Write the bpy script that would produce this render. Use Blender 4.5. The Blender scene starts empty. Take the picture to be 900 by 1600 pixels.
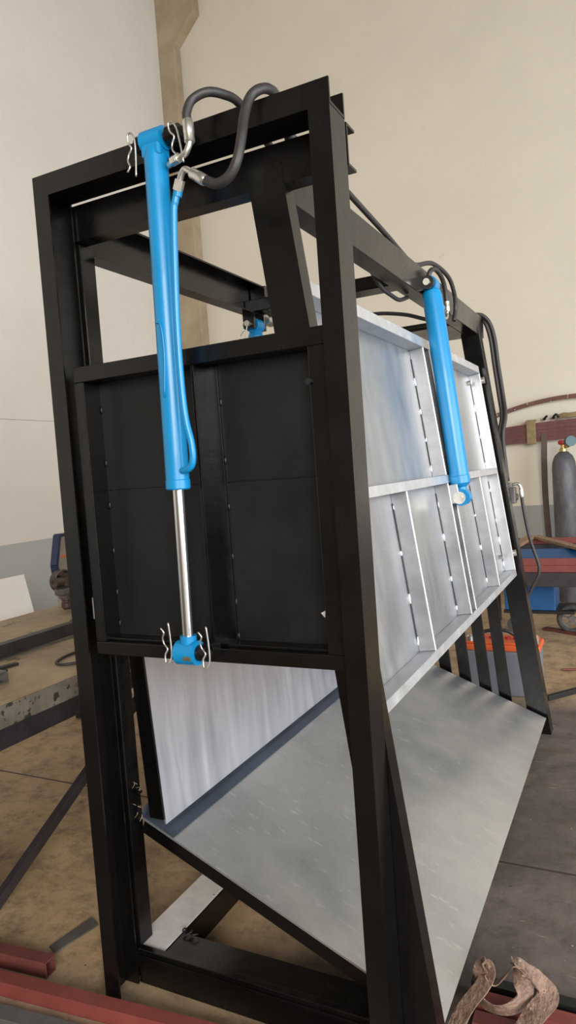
import bpy, bmesh, math, random
from mathutils import Vector as V, Matrix as M
random.seed(7)
S = bpy.context.scene
COL = S.collection
PI = math.pi

# ------------------------------------------------------------------ materials
def mat(name, col, rough=.5, metal=0., var=.0, vscale=6., stretch=(1, 1, 1), col2=None, bump=0., bscale=60., spec=.5,
        rvar=0., spots=None, coat=0., scr=None):
    """principled material with procedural colour variation, roughness variation, bump and scattered spots"""
    m = bpy.data.materials.new(name); m.use_nodes = True
    nt = m.node_tree; b = nt.nodes['Principled BSDF']; L = nt.links.new
    b.inputs['Roughness'].default_value = rough
    b.inputs['Metallic'].default_value = metal
    b.inputs['Specular IOR Level'].default_value = spec
    b.inputs['Coat Weight'].default_value = coat
    tc = nt.nodes.new('ShaderNodeTexCoord'); mp = nt.nodes.new('ShaderNodeMapping')
    L(tc.outputs['Object'], mp.inputs['Vector']); mp.inputs['Scale'].default_value = stretch
    c = tuple(col) + (1,)
    b.inputs['Base Color'].default_value = c
    out = None
    if var or col2:
        n = nt.nodes.new('ShaderNodeTexNoise'); n.inputs['Scale'].default_value = vscale
        n.inputs['Detail'].default_value = 6; n.inputs['Roughness'].default_value = .62
        L(mp.outputs[0], n.inputs['Vector'])
        r = nt.nodes.new('ShaderNodeValToRGB'); L(n.outputs['Fac'], r.inputs[0])
        r.color_ramp.elements[0].position = .33; r.color_ramp.elements[1].position = .68
        c2 = col2 or tuple(min(1, x * (1 + var)) for x in col)
        c1 = col if col2 else tuple(x * (1 - var) for x in col)
        r.color_ramp.elements[0].color = tuple(c1) + (1,); r.color_ramp.elements[1].color = tuple(c2) + (1,)
        out = r.outputs[0]; L(out, b.inputs['Base Color'])
        if rvar:
            mr = nt.nodes.new('ShaderNodeMapRange'); L(n.outputs['Fac'], mr.inputs[0])
            mr.inputs[1].default_value = .3; mr.inputs[2].default_value = .7
            mr.inputs[3].default_value = rough - rvar; mr.inputs[4].default_value = rough + rvar
            L(mr.outputs[0], b.inputs['Roughness'])
    if spots:
        sc, thr, scol = spots
        n2 = nt.nodes.new('ShaderNodeTexNoise'); n2.inputs['Scale'].default_value = sc
        n2.inputs['Detail'].default_value = 3; L(mp.outputs[0], n2.inputs['Vector'])
        r2 = nt.nodes.new('ShaderNodeValToRGB'); L(n2.outputs['Fac'], r2.inputs[0])
        r2.color_ramp.elements[0].position = thr; r2.color_ramp.elements[1].position = thr + .05
        mx = nt.nodes.new('ShaderNodeMix'); mx.data_type = 'RGBA'
        L(r2.outputs[0], mx.inputs[0])
        if out: L(out, mx.inputs[6])
        else: mx.inputs[6].default_value = c
        mx.inputs[7].default_value = tuple(scol) + (1,)
        L(mx.outputs[2], b.inputs['Base Color'])
    if scr:                                   # smeared scuffs
        mp2 = nt.nodes.new('ShaderNodeMapping'); mp2.inputs['Scale'].default_value = scr[0]; mp2.inputs['Rotation'].default_value = (0, 0, .5)
        L(tc.outputs['Object'], mp2.inputs['Vector'])
        n4 = nt.nodes.new('ShaderNodeTexNoise'); n4.inputs['Scale'].default_value = 9; n4.inputs['Detail'].default_value = 5; n4.inputs['Roughness'].default_value = .7
        L(mp2.outputs[0], n4.inputs['Vector'])
        r4 = nt.nodes.new('ShaderNodeValToRGB'); L(n4.outputs['Fac'], r4.inputs[0])
        r4.color_ramp.elements[0].position = scr[2] - .08; r4.color_ramp.elements[1].position = scr[2] + .05
        mx4 = nt.nodes.new('ShaderNodeMix'); mx4.data_type = 'RGBA'; L(r4.outputs[0], mx4.inputs[0])
        L(b.inputs['Base Color'].links[0].from_socket, mx4.inputs[6]); mx4.inputs[7].default_value = tuple(scr[1]) + (1,)
        L(mx4.outputs[2], b.inputs['Base Color'])
    if bump:
        n3 = nt.nodes.new('ShaderNodeTexNoise'); n3.inputs['Scale'].default_value = bscale
        n3.inputs['Detail'].default_value = 4; L(mp.outputs[0], n3.inputs['Vector'])
        bp = nt.nodes.new('ShaderNodeBump'); bp.inputs['Strength'].default_value = bump
        bp.inputs['Distance'].default_value = .01
        L(n3.outputs['Fac'], bp.inputs['Height']); L(bp.outputs[0], b.inputs['Normal'])
    return m

BLACK = mat('black_paint', (.0032, .0026, .0026), .25, var=.3, vscale=5, bump=.05, bscale=35, rvar=.06, spec=.5)
GATEBLACK = mat('gate_black_paint', (.0085, .0083, .0088), .45, var=.25, vscale=4, rvar=.08, spec=.4)
DARK = mat('dark_iron', (.008, .007, .007), .5, var=.3)
ALU = mat('sheet_aluminium', (.40, .42, .45), .34, .8, vscale=2.4, col2=(.63, .625, .615), rvar=.10, bump=.03, bscale=40,
          spots=(120, .72, (.78, .78, .78)), scr=((1.6, 5, 1.6), (.70, .70, .70), .665))
ALUD = mat('brushed_aluminium', (.37, .395, .43), .36, .85, vscale=4, stretch=(1, 2, .6), col2=(.56, .56, .565), rvar=.1, bump=.03, bscale=30,
           scr=((3, 3, .7), (.66, .67, .68), .70))
ALUB = mat('milled_aluminium', (.52, .53, .55), .38, .85, var=.14, vscale=9, rvar=.08)
ALUR = mat('oxidised_aluminium', (.24, .245, .26), .42, .8, vscale=5, col2=(.42, .42, .435), rvar=.08)
ALUF = mat('lit_rail_aluminium', (.66, .665, .68), .42, .7, var=.12, vscale=14, rvar=.06, bump=.03, bscale=60)  # brighter outer rail faces, light on them painted into the colour
ALUE = mat('lit_edge_aluminium', (.86, .86, .86), .45, .5, var=.08, vscale=20)  # ground edges painted near white for the light they catch
ALUIN = mat('sky_tinted_aluminium', (.66, .68, .77), .36, .85, vscale=4, stretch=(1, 4, .5), col2=(.80, .79, .85), rvar=.08)  # bluish tint stands in for sky reflected in the left door
STRIPM = mat('dull_galvanised_strip', (.085, .105, .145), .42, .7, var=.2, vscale=9, rvar=.1)
RAILTOP = mat('pale_steel', (.66, .62, .62), .5, .1, var=.12, vscale=16, spots=(50, .70, (.12, .11, .11)))  # pale tone with dark specks for the left base rail top
WELD = mat('weld_bead', (.85, .85, .85), .5, .5, var=.1, vscale=40)
GAP = mat('weld_gap', (.03, .03, .03), .8)
BLUE = mat('blue_enamel', (.003, .225, .50), .36, var=.06, vscale=8, coat=.1, bump=.02, bscale=25)
CHROME = mat('chrome', (.74, .73, .73), .22, 1., var=.03, vscale=20)
ZINC = mat('zinc_plate', (.70, .68, .62), .28, .9, var=.12, vscale=60)
RUBBER = mat('rubber_hose', (.030, .026, .025), .5, var=.2, vscale=50, bump=.05, bscale=200)
RED = mat('red_oxide_primer', (.200, .045, .036), .55, var=.18, vscale=8, spots=(24, .72, (.10, .05, .04)), bump=.05, bscale=70)
REDDULL = mat('dull_red_primer', (.125, .034, .028), .6, var=.25, vscale=10)
MAROON = mat('maroon_strip', (.135, .045, .040), .6, var=.25, vscale=7)
RUSTY = mat('rusty_strip', (.14, .06, .045), .7, var=.35, vscale=9, spots=(30, .66, (.5, .45, .4)))
GREYST = mat('grey_mill_steel', (.14, .13, .125), .55, .3, var=.25, vscale=8)
DARKST = mat('dark_mill_steel', (.050, .044, .048), .5, .4, var=.25, vscale=8)
TABLETOP = mat('worn_tabletop', (.24, .175, .105), .6, .1, vscale=3.4, col2=(.48, .37, .24), rvar=.12, spots=(9, .66, (.15, .11, .075)), bump=.1, bscale=20)
TABLEEDGE = mat('worn_table_edge', (.20, .175, .145), .65, .1, var=.3, vscale=9, spots=(34, .55, (.045, .04, .036)), bump=.2, bscale=40)
WHITE = mat('white_board', (.93, .92, .90), .6, var=.03, vscale=5)
CABGREY = mat('warm_grey_enamel', (.28, .25, .21), .5, var=.12, vscale=10)
CABBLUE = mat('navy_enamel', (.010, .022, .075), .35, var=.1)
ORANGE = mat('orange_plastic', (.75, .13, .035), .4, var=.1, vscale=20)
CASTIRON = mat('cast_iron', (.10, .068, .062), .5, .4, var=.3, vscale=30, bump=.2, bscale=80)
BATGREY = mat('grey_casing', (.19, .195, .22), .5, var=.08, vscale=6)
BLUECAB = mat('blue_cabinet_paint', (.010, .085, .24), .45, var=.12, vscale=6)
GASGREY = mat('scuffed_grey_paint', (.055, .054, .065), .55, .2, vscale=7, stretch=(1, 1, .4), col2=(.17, .165, .175), spots=(22, .68, (.24, .23, .24)), bump=.1, bscale=40)
BRASS = mat('brass', (.62, .45, .18), .3, .9, var=.1)
REDCAP = mat('red_plastic', (.45, .02, .04), .4, var=.1)
TEAL = mat('teal_gauge', (.05, .13, .15), .4, var=.15)
STRAP = mat('brown_webbing', (.115, .062, .044), .8, vscale=42, col2=(.33, .215, .155), stretch=(1, .5, 1.6), bump=.6, bscale=110, spots=(60, .66, (.45, .34, .27)))
RAG = mat('tan_band', (.25, .18, .085), .7, var=.25, vscale=20)
BROWNSTRAP = mat('brown_belt', (.085, .055, .035), .6, var=.3, vscale=10)
WOOD = mat('raw_timber', (.30, .19, .11), .6, var=.3, vscale=6, stretch=(6, 1, 6))
TYRE = mat('tyre_rubber', (.05, .048, .045), .7, var=.25, vscale=20)
TAN = mat('wire_tie', (.30, .25, .14), .5, .5)
ORANGELINE = mat('orange_marking', (.60, .16, .06), .5)

# ------------------------------------------------------------------ mesh builder
class MB:
    def __init__(s): s.bm = bmesh.new()
    def box(s, a, b, bev=.0):
        """axis-aligned box from corner a to corner b"""
        a, b = V(a), V(b)
        lo = V([min(a[i], b[i]) for i in range(3)]); hi = V([max(a[i], b[i]) for i in range(3)])
        c = (lo + hi) / 2; d = hi - lo
        return s.obox(c, V((1, 0, 0)), V((0, 1, 0)), V((0, 0, 1)), d, bev)
    def obox(s, c, x, y, z, d, bev=.0):
        t = bmesh.new(); bmesh.ops.create_cube(t, size=1)
        for v in t.verts: v.co = V((v.co.x * d[0], v.co.y * d[1], v.co.z * d[2]))
        if bev:
            w = min(bev, .45 * min(d))
            bmesh.ops.bevel(t, geom=list(t.edges), offset=w, segments=2, profile=.5, affect='EDGES')
        m = M((x, y, z)).transposed()
        for v in t.verts: v.co = m @ v.co + V(c)
        s._add(t); return s
    def bar(s, p, q, w, h, up=(0, 0, 1), bev=.002):
        """rectangular bar from p to q; w across, h along up"""
        p, q = V(p), V(q); z = (q - p); l = z.length; z.normalize()
        x = V(up).cross(z).normalized(); y = z.cross(x)
        return s.obox((p + q) / 2, x, y, z, (w, h, l), bev)
    def prism(s, prof, o, u, v, w, l):
        """extrude 2-D profile (u,v plane at o) along w by l"""
        o, u, v, w = V(o), V(u), V(v), V(w).normalized()
        t = bmesh.new()
        a = [t.verts.new(o + u * p[0] + v * p[1]) for p in prof]
        b = [t.verts.new(o + u * p[0] + v * p[1] + w * l) for p in prof]
        n = len(prof)
        t.faces.new(a[::-1]); t.faces.new(b)
        for i in range(n): t.faces.new((a[i], a[(i + 1) % n], b[(i + 1) % n], b[i]))
        bmesh.ops.recalc_face_normals(t, faces=t.faces)
        s._add(t); return s
    def cyl(s, p, q, r, r2=None, n=24, cap=True, bev=0):
        p, q = V(p), V(q)
        return s.lathe(p, q - p, [(0, 0), (r, 0), (r if r2 is None else r2, (q - p).length), (0, (q - p).length)] if cap else
                       [(r, 0), (r if r2 is None else r2, (q - p).length)], n)
    def lathe(s, o, axis, prof, n=24):
        """revolve (radius, height) profile around axis from o"""
        z = V(axis).normalized(); x = z.orthogonal().normalized(); y = z.cross(x); o = V(o)
        t = bmesh.new(); rings = []
        for r, h in prof:
            if r < 1e-6: rings.append([t.verts.new(o + z * h)])
            else: rings.append([t.verts.new(o + z * h + (x * math.cos(2 * PI * i / n) + y * math.sin(2 * PI * i / n)) * r) for i in range(n)])
        for A, B in zip(rings, rings[1:]):
            for i in range(n):
                j = (i + 1) % n
                f = []
                if len(A) == 1 and len(B) == 1: continue
                if len(A) == 1: f = (A[0], B[j], B[i])
                elif len(B) == 1: f = (A[i], A[j], B[0])
                else: f = (A[i], A[j], B[j], B[i])
                fc = t.faces.new(f); fc.smooth = True
        bmesh.ops.recalc_face_normals(t, faces=t.faces)
        for e in t.edges:
            if len(e.link_faces) == 2 and e.calc_face_angle(0) > .55: e.smooth = False
        s._add(t); return s
    def tube(s, pts, r, n=12, sub=8, closed=False, smooth=True):
        """round tube through points (Catmull-Rom)"""
        P = [V(p) for p in pts]
        if smooth: P = spline(P, sub, closed)
        t = bmesh.new(); rings = []; k = len(P); nrm = None
        for i, p in enumerate(P):
            a = P[(i - 1) % k] if (closed or i > 0) else P[i]; b = P[(i + 1) % k] if (closed or i < k - 1) else P[i]
            d = (b - a).normalized()
            if nrm is None: nrm = d.orthogonal().normalized()
            nrm = (nrm - d * nrm.dot(d)).normalized(); bn = d.cross(nrm)
            rings.append([t.verts.new(p + (nrm * math.cos(2 * PI * j / n) + bn * math.sin(2 * PI * j / n)) * r) for j in range(n)])
        for i in range(k if closed else k - 1):
            A, B = rings[i], rings[(i + 1) % k]
            for j in range(n):
                f = t.faces.new((A[j], A[(j + 1) % n], B[(j + 1) % n], B[j])); f.smooth = True
        if not closed: t.faces.new(rings[0][::-1]); t.faces.new(rings[-1])
        bmesh.ops.recalc_face_normals(t, faces=t.faces)
        s._add(t); return s
    def ribbon(s, pts, wdirs, width, th=.003, sub=8):
        """flat strap of given width through points; wdirs are the width directions"""
        P = spline([V(p) for p in pts], sub); W = spline([V(w) for w in wdirs], sub)
        t = bmesh.new(); R = []
        for i, p in enumerate(P):
            d = (P[min(i + 1, len(P) - 1)] - P[max(i - 1, 0)]).normalized()
            w = (W[i] - d * W[i].dot(d)).normalized(); nn = d.cross(w)
            R.append([t.verts.new(p + w * (width / 2 * a) + nn * (th / 2 * b)) for a, b in ((-1, -1), (-.33, -1.1), (.33, -1.1), (1, -1), (1, 1), (.33, 1.1), (-.33, 1.1), (-1, 1))])
        for A, B in zip(R, R[1:]):
            for j in range(8):
                f = t.faces.new((A[j], A[(j + 1) % 8], B[(j + 1) % 8], B[j])); f.smooth = True
        t.faces.new(R[0][::-1]); t.faces.new(R[-1])
        bmesh.ops.recalc_face_normals(t, faces=t.faces)
        for e in t.edges:
            if len(e.link_faces) == 2 and e.calc_face_angle(0) > .7: e.smooth = False
        s._add(t); return s
    def sphere(s, c, r, sc=(1, 1, 1), n=16):
        t = bmesh.new(); bmesh.ops.create_uvsphere(t, u_segments=n, v_segments=n // 2 + 2, radius=r)
        for v in t.verts: v.co = V((v.co.x * sc[0], v.co.y * sc[1], v.co.z * sc[2])) + V(c)
        for f in t.faces: f.smooth = True
        s._add(t); return s
    def _add(s, t):
        me = bpy.data.meshes.new('t'); t.to_mesh(me); t.free(); s.bm.from_mesh(me); bpy.data.meshes.remove(me)
    def build(s, name, m, parent=None, origin=None):
        me = bpy.data.meshes.new(name)
        off = V((0, 0, 0))
        if parent: off = wloc(parent)
        elif origin is not None: off = V(origin)
        else:
            co = [v.co for v in s.bm.verts]
            off = V(((min(c.x for c in co) + max(c.x for c in co)) / 2, (min(c.y for c in co) + max(c.y for c in co)) / 2, min(c.z for c in co)))
        for v in s.bm.verts: v.co -= off
        s.bm.to_mesh(me); s.bm.free(); me.materials.append(m)
        o = bpy.data.objects.new(name, me); COL.objects.link(o)
        if parent: o.parent = parent
        else: o.location = off
        return o

def spline(P, sub=8, closed=False):
    out = []; k = len(P)
    rng = range(k if closed else k - 1)
    for i in rng:
        p0 = P[(i - 1) % k] if (closed or i > 0) else P[0] * 2 - P[1]
        p1 = P[i]; p2 = P[(i + 1) % k]
        p3 = P[(i + 2) % k] if (closed or i + 2 < k) else P[-1] * 2 - P[-2]
        for j in range(sub):
            t = j / sub
            out.append(.5 * ((2 * p1) + (p2 - p0) * t + (2 * p0 - 5 * p1 + 4 * p2 - p3) * t * t + (3 * p1 - p0 - 3 * p2 + p3) * t ** 3))
    if not closed: out.append(P[-1].copy())
    return out
def wloc(o):
    l = V((0, 0, 0))
    while o: l += o.location; o = o.parent
    return l
def tag(o, label, cat, group=None):
    o['label'] = label; o['category'] = cat
    if group: o['group'] = group
    return o
def thing(name, loc, label, cat, group=None):
    o = bpy.data.objects.new(name, None); o.location = loc; o.empty_display_size = .1
    COL.objects.link(o); return tag(o, label, cat, group)
def struct(o): o['kind'] = 'structure'; return o

# ------------------------------------------------------------------ the room
XL, XR, YB, YF, ZC = -5.31, 6.0, 7.9, -5.0, 8.6

def wall_mat(name, dado, groove=None, upper=(.71, .64, .53), low=(.36, .36, .34)):
    m = bpy.data.materials.new(name); m.use_nodes = True
    nt = m.node_tree; b = nt.nodes['Principled BSDF']; L = nt.links.new
    b.inputs['Roughness'].default_value = .75
    g = nt.nodes.new('ShaderNodeNewGeometry'); sx = nt.nodes.new('ShaderNodeSeparateXYZ'); L(g.outputs['Position'], sx.inputs[0])
    n = nt.nodes.new('ShaderNodeTexNoise'); n.inputs['Scale'].default_value = .9; n.inputs['Detail'].default_value = 7; n.inputs['Roughness'].default_value = .6
    L(g.outputs['Position'], n.inputs['Vector'])
    r = nt.nodes.new('ShaderNodeValToRGB'); L(n.outputs['Fac'], r.inputs[0])
    r.color_ramp.elements[0].position = .3; r.color_ramp.elements[1].position = .7
    r.color_ramp.elements[0].color = tuple(x * .95 for x in upper) + (1,); r.color_ramp.elements[1].color = tuple(min(1, x * 1.04) for x in upper) + (1,)
    # small plaster marks
    n2 = nt.nodes.new('ShaderNodeTexNoise'); n2.inputs['Scale'].default_value = 5.5; n2.inputs['Detail'].default_value = 5
    mp = nt.nodes.new('ShaderNodeMapping'); mp.inputs['Scale'].default_value = (1, 1, 2.2)
    L(g.outputs['Position'], mp.inputs['Vector']); L(mp.outputs[0], n2.inputs['Vector'])
    r2 = nt.nodes.new('ShaderNodeValToRGB'); L(n2.outputs['Fac'], r2.inputs[0])
    r2.color_ramp.elements[0].position = .73; r2.color_ramp.elements[1].position = .82
    m1 = nt.nodes.new('ShaderNodeMix'); m1.data_type = 'RGBA'; L(r2.outputs[0], m1.inputs[0]); L(r.outputs[0], m1.inputs[6]); m1.inputs[7].default_value = (.60, .53, .43, 1)
    cur = m1.outputs[2]
    lt = nt.nodes.new('ShaderNodeMath'); lt.operation = 'LESS_THAN'; L(sx.outputs[2], lt.inputs[0]); lt.inputs[1].default_value = dado
    m2 = nt.nodes.new('ShaderNodeMix'); m2.data_type = 'RGBA'; L(lt.outputs[0], m2.inputs[0]); L(cur, m2.inputs[6]); m2.inputs[7].default_value = low + (1,)
    cur = m2.outputs[2]
    L(cur, b.inputs['Base Color'])
    n3 = nt.nodes.new('ShaderNodeTexNoise'); n3.inputs['Scale'].default_value = 8; n3.inputs['Detail'].default_value = 6; L(g.outputs['Position'], n3.inputs['Vector'])
    bp = nt.nodes.new('ShaderNodeBump'); bp.inputs['Strength'].default_value = .12; bp.inputs['Distance'].default_value = .03
    L(n3.outputs['Fac'], bp.inputs['Height']); L(bp.outputs[0], b.inputs['Normal'])
    return m

def floor_mat():
    m = bpy.data.materials.new('shop_floor_concrete'); m.use_nodes = True
    nt = m.node_tree; b = nt.nodes['Principled BSDF']; L = nt.links.new
    g = nt.nodes.new('ShaderNodeNewGeometry'); sx = nt.nodes.new('ShaderNodeSeparateXYZ'); L(g.outputs['Position'], sx.inputs[0])
    def noise(sc, det=6, ro=.6, st=None, dist=0):
        n = nt.nodes.new('ShaderNodeTexNoise'); n.inputs['Scale'].default_value = sc; n.inputs['Detail'].default_value = det
        n.inputs['Roughness'].default_value = ro; n.inputs['Distortion'].default_value = dist
        if st:
            mp = nt.nodes.new('ShaderNodeMapping'); mp.inputs['Scale'].default_value = st[:3]; mp.inputs['Rotation'].default_value = (0, 0, st[3])
            L(g.outputs['Position'], mp.inputs[0]); L(mp.outputs[0], n.inputs['Vector'])
        else: L(g.outputs['Position'], n.inputs['Vector'])
        return n.outputs['Fac']
    def ramp(f, a, b_, ca, cb):
        r = nt.nodes.new('ShaderNodeValToRGB'); L(f, r.inputs[0]); e = r.color_ramp.elements
        e[0].position, e[1].position = a, b_; e[0].color = ca + (1,); e[1].color = cb + (1,); return r.outputs[0]
    def mix(f, a, c):
        x = nt.nodes.new('ShaderNodeMix'); x.data_type = 'RGBA'; L(f, x.inputs[0])
        for sck, val in ((x.inputs[6], a), (x.inputs[7], c)):
            if isinstance(val, tuple): sck.default_value = val + (1,)
            else: L(val, sck)
        return x.outputs[2]
    W, K = (1., 1., 1.), (0., 0., 0.)
    tan = ramp(noise(1.6), .3, .7, (.42, .275, .148), (.66, .48, .295))
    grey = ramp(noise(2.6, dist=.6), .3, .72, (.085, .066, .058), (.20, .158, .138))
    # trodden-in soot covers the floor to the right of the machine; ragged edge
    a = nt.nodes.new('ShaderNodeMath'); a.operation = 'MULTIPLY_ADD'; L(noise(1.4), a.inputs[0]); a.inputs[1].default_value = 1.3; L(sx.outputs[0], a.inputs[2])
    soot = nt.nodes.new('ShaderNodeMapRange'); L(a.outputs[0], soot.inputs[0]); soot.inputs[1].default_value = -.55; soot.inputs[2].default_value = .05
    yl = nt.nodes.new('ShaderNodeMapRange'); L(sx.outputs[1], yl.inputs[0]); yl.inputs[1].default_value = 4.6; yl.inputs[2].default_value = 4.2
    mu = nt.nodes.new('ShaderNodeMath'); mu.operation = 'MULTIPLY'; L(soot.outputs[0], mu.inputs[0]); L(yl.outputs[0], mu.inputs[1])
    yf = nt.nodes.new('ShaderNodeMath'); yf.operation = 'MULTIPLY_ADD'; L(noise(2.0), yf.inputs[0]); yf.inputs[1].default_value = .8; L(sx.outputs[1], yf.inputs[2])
    yn = nt.nodes.new('ShaderNodeMapRange'); L(yf.outputs[0], yn.inputs[0]); yn.inputs[1].default_value = 1.95; yn.inputs[2].default_value = 1.55  # floor in front painted darker too, standing in for shade there
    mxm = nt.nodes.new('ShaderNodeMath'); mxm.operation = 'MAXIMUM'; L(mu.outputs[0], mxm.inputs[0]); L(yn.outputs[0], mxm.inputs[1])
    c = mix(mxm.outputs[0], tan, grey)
    c = mix(ramp(noise(3.2, st=(1, 2, 1, .5), dist=.3), .54, .74, K, (.6, .6, .6)), c, (.12, .088, .062))         # dark smears
    c = mix(ramp(noise(7, st=(1, 5, 1, -.6), dist=1.2), .66, .70, K, W), c, (.29, .235, .19))         # pale scuffs
    c = mix(ramp(noise(46, 2), .735, .76, K, W), c, (.48, .43, .38))                                   # grit
    c = mix(ramp(noise(30, 2), .24, .27, W, K), c, (.03, .025, .022))
    c = mix(ramp(noise(9, 9, .78), .48, .72, K, (.85, .85, .85)), c, (.06, .047, .038))                  # mottled grime
    ab = nt.nodes.new('ShaderNodeMath'); ab.operation = 'COMPARE'; L(sx.outputs[1], ab.inputs[0]); ab.inputs[1].default_value = 2.55; ab.inputs[2].default_value = .006
    c = mix(ab.outputs[0], c, (.05, .032, .024))                                                       # saw-cut joint
    L(c, b.inputs['Base Color'])
    rr = nt.nodes.new('ShaderNodeMapRange'); L(noise(2.2), rr.inputs[0]); rr.inputs[3].default_value = .42; rr.inputs[4].default_value = .75
    L(rr.outputs[0], b.inputs['Roughness'])
    bp = nt.nodes.new('ShaderNodeBump'); bp.inputs['Strength'].default_value = .25; bp.inputs['Distance'].default_value = .01
    L(noise(24), bp.inputs['Height']); L(bp.outputs[0], b.inputs['Normal'])
    return m

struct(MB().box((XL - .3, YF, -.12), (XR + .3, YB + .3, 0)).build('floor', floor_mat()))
WL = wall_mat('left_wall_paint', 1.004, upper=(.74, .685, .615), low=(.43, .44, .43))
WB = wall_mat('back_wall_paint', .946)
# left wall: lower and upper panels with a recessed joint between them
lw = MB().box((XL - .2, YF, 0), (XL, YB + .2, 2.166)).box((XL - .2, YF, 2.186), (XL, YB + .2, ZC)).box((XL - .2, YF, 2.15), (XL - .02, YB + .2, 2.20))
struct(lw.build('wall_left', WL))
struct(MB().box((XL, YB, 0), (XR + .2, YB + .2, ZC)).build('wall_back', WB))
CEIL = mat('ceiling_sheeting', (.16, .145, .12), .8, var=.1, vscale=2)
struct(MB().box((XL - .2, YF, ZC), (XR + .2, YB + .2, ZC + .1)).build('ceiling', CEIL))
# right wall with the wide open shutter doorway the daylight comes through
rw = MB().box((XR, 5.4, 0), (XR + .2, YB + .2, ZC)).box((XR, YF, 5.2), (XR + .2, 5.4, ZC)).box((XR, YF, 0), (XR + .2, -3.6, 5.2))
struct(rw.build('wall_right', WB))
COLM = mat('bare_concrete', (.33, .25, .16), .8, vscale=2.2, col2=(.46, .37, .26), bump=.15, bscale=14)
cm = MB().box((XL - .05, YB - .15, 0), (-5.065, YB, ZC), .01).box((XL - .05, YB - .17, 0), (-4.965, YB, 4.95), .01)
cm.prism([(0, 0), (.32, .30), (.32, .9), (0, 1.25)], (-5.065, YB - .15, 7.04), (1, 0, 0), (0, 0, 1), (0, 1, 0), .15)
struct(cm.build('trim_1', COLM))

# unseen wall added behind camera to dim that side; opening invented for the lamp
fw = MB().box((XL - .2, YF - .2, 0), (XR + .2, YF, 1.6)).box((XL - .2, YF - .2, 4.8), (XR + .2, YF, ZC)).box((XL - .2, YF - .2, 1.6), (1.4, YF, 4.8)).box((5.6, YF - .2, 1.6), (XR + .2, YF, 4.8))
struct(fw.build('wall_front', mat('front_wall_paint', (.36, .31, .25), .8, var=.1, vscale=1.5)))
# ------------------------------------------------------------------ the machine: welded black frame
frame = thing('machine_frame', (-1.0, 2.7, 0), 'tall black welded steel frame with aluminium chute floor standing in the middle of the workshop', 'frame')
T = .006
def legx(z): return -.465 - .1223 * z           # right edge of the raking legs
# portal in front: C-channel posts, U-channel header
def chan_post(x0, sgn):
    w, d = .052, .089
    prof = [(0, 0), (w, 0), (w, T), (T, T), (T, d - T), (w, d - T), (w, d), (0, d)]
    return MB().prism(prof, (x0, 1.461, 0), (sgn, 0, 0), (0, 1, 0), (0, 0, 1), 2.292)
chan_post(-1.447, 1).build('post', BLACK, frame)
chan_post(-.567, -1).build('post', BLACK, frame)
hp = [(0, 0), (.089, 0), (.089, .056), (.083, .056), (.083, T), (T, T), (T, .056), (0, .056)]
MB().prism(hp, (-1.447, 1.461, 2.292), (0, 1, 0), (0, 0, 1), (1, 0, 0), .881).build('header_channel', BLACK, frame)
# upright and raking leg behind the portal, same pair at the rear
MB().box((-1.452, 1.572, 0), (-1.399, 1.632, 2.19), .003).build('leg', BLACK, frame)
def raking(y0, y1, ztop, w=.098):
    return MB().prism([(legx(0) - w - .006, 0), (legx(0), 0), (legx(ztop), ztop), (legx(ztop) - w + .004, ztop)], (0, y0, 0), (1, 0, 0), (0, 0, 1), (0, 1, 0), y1 - y0)
raking(1.553, 1.605, 2.286).build('leg', BLACK, frame)
MB().box((-1.452, 3.85, 0), (-1.399, 3.93, 2.19), .003).build('leg', BLACK, frame)
raking(3.84, 3.93, 2.20).build('leg', BLACK, frame)
# cross beams
cb = [(0, 0), (.052, 0), (.052, T), (T, T), (T, .091), (.052, .091), (.052, .097), (0, .097)]
MB().prism(cb, (-1.44, 1.556, 2.192), (0, 1, 0), (0, 0, 1), (1, 0, 0), .874).build('cross_beam', BLACK, frame)
MB().box((-1.425, 2.56, 2.165), (-.80, 2.66, 2.215), .003).build('cross_beam', BLACK, frame)
MB().box((-1.425, 3.50, 2.160), (-.80, 3.93, 2.176), .003).box((-1.425, 3.88, 2.176), (-.80, 3.93, 2.268), .003).build('cross_beam', BLACK, frame)
# longitudinal beams
MB().box((-.80, 1.609, 2.160), (-.735, 4.02, 2.270), .003).build('top_beam', BLACK, frame)
lp = [(0, 0), (.056, 0), (.056, T), (T, T), (T, .121), (.056, .121), (.056, .127), (0, .127)]
MB().prism(lp, (-1.432, 1.61, 2.157), (1, 0, 0), (0, 0, 1), (0, 1, 0), 2.34).build('top_beam', BLACK, frame)
# slatted rear end
for x in (-1.235, -1.125, -1.02, -.915, -.81, -.71):
    MB().bar((x + .022, 3.852, .10), (x - .075, 3.852, 1.28), .064, .012, up=(0, 1, 0)).build('slat', BLACK, frame)
MB().box((-1.40, 3.86, 1.28), (legx(1.3) - .09, 3.90, 1.33), .003).build('slat_rail', BLACK, frame)
# base
bs = MB().box((-1.396, 1.553, 0), (-.565, 1.575, .106), .002).box((-1.312, 1.575, 0), (-.57, 1.672, .099), .002)
bs.box((-1.395, 1.545, .085), (-.57, 1.556, .093), .001)
bs.build('base_beam', BLACK, frame)
fr_ = MB().box((-1.436, 1.64, .0), (-1.318, 3.84, .094), .003).build('base_rail', BLACK, frame)
o = MB().box((-1.434, 1.578, .094), (-1.320, 3.83, .0985), .001).build('rail_top_plate', RAILTOP, fr_); o['label'] = 'pale grey top face'
MB().box((-.66, 1.672, 0), (-.55, 3.84, .06), .003).build('base_rail', BLACK, frame)
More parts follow.
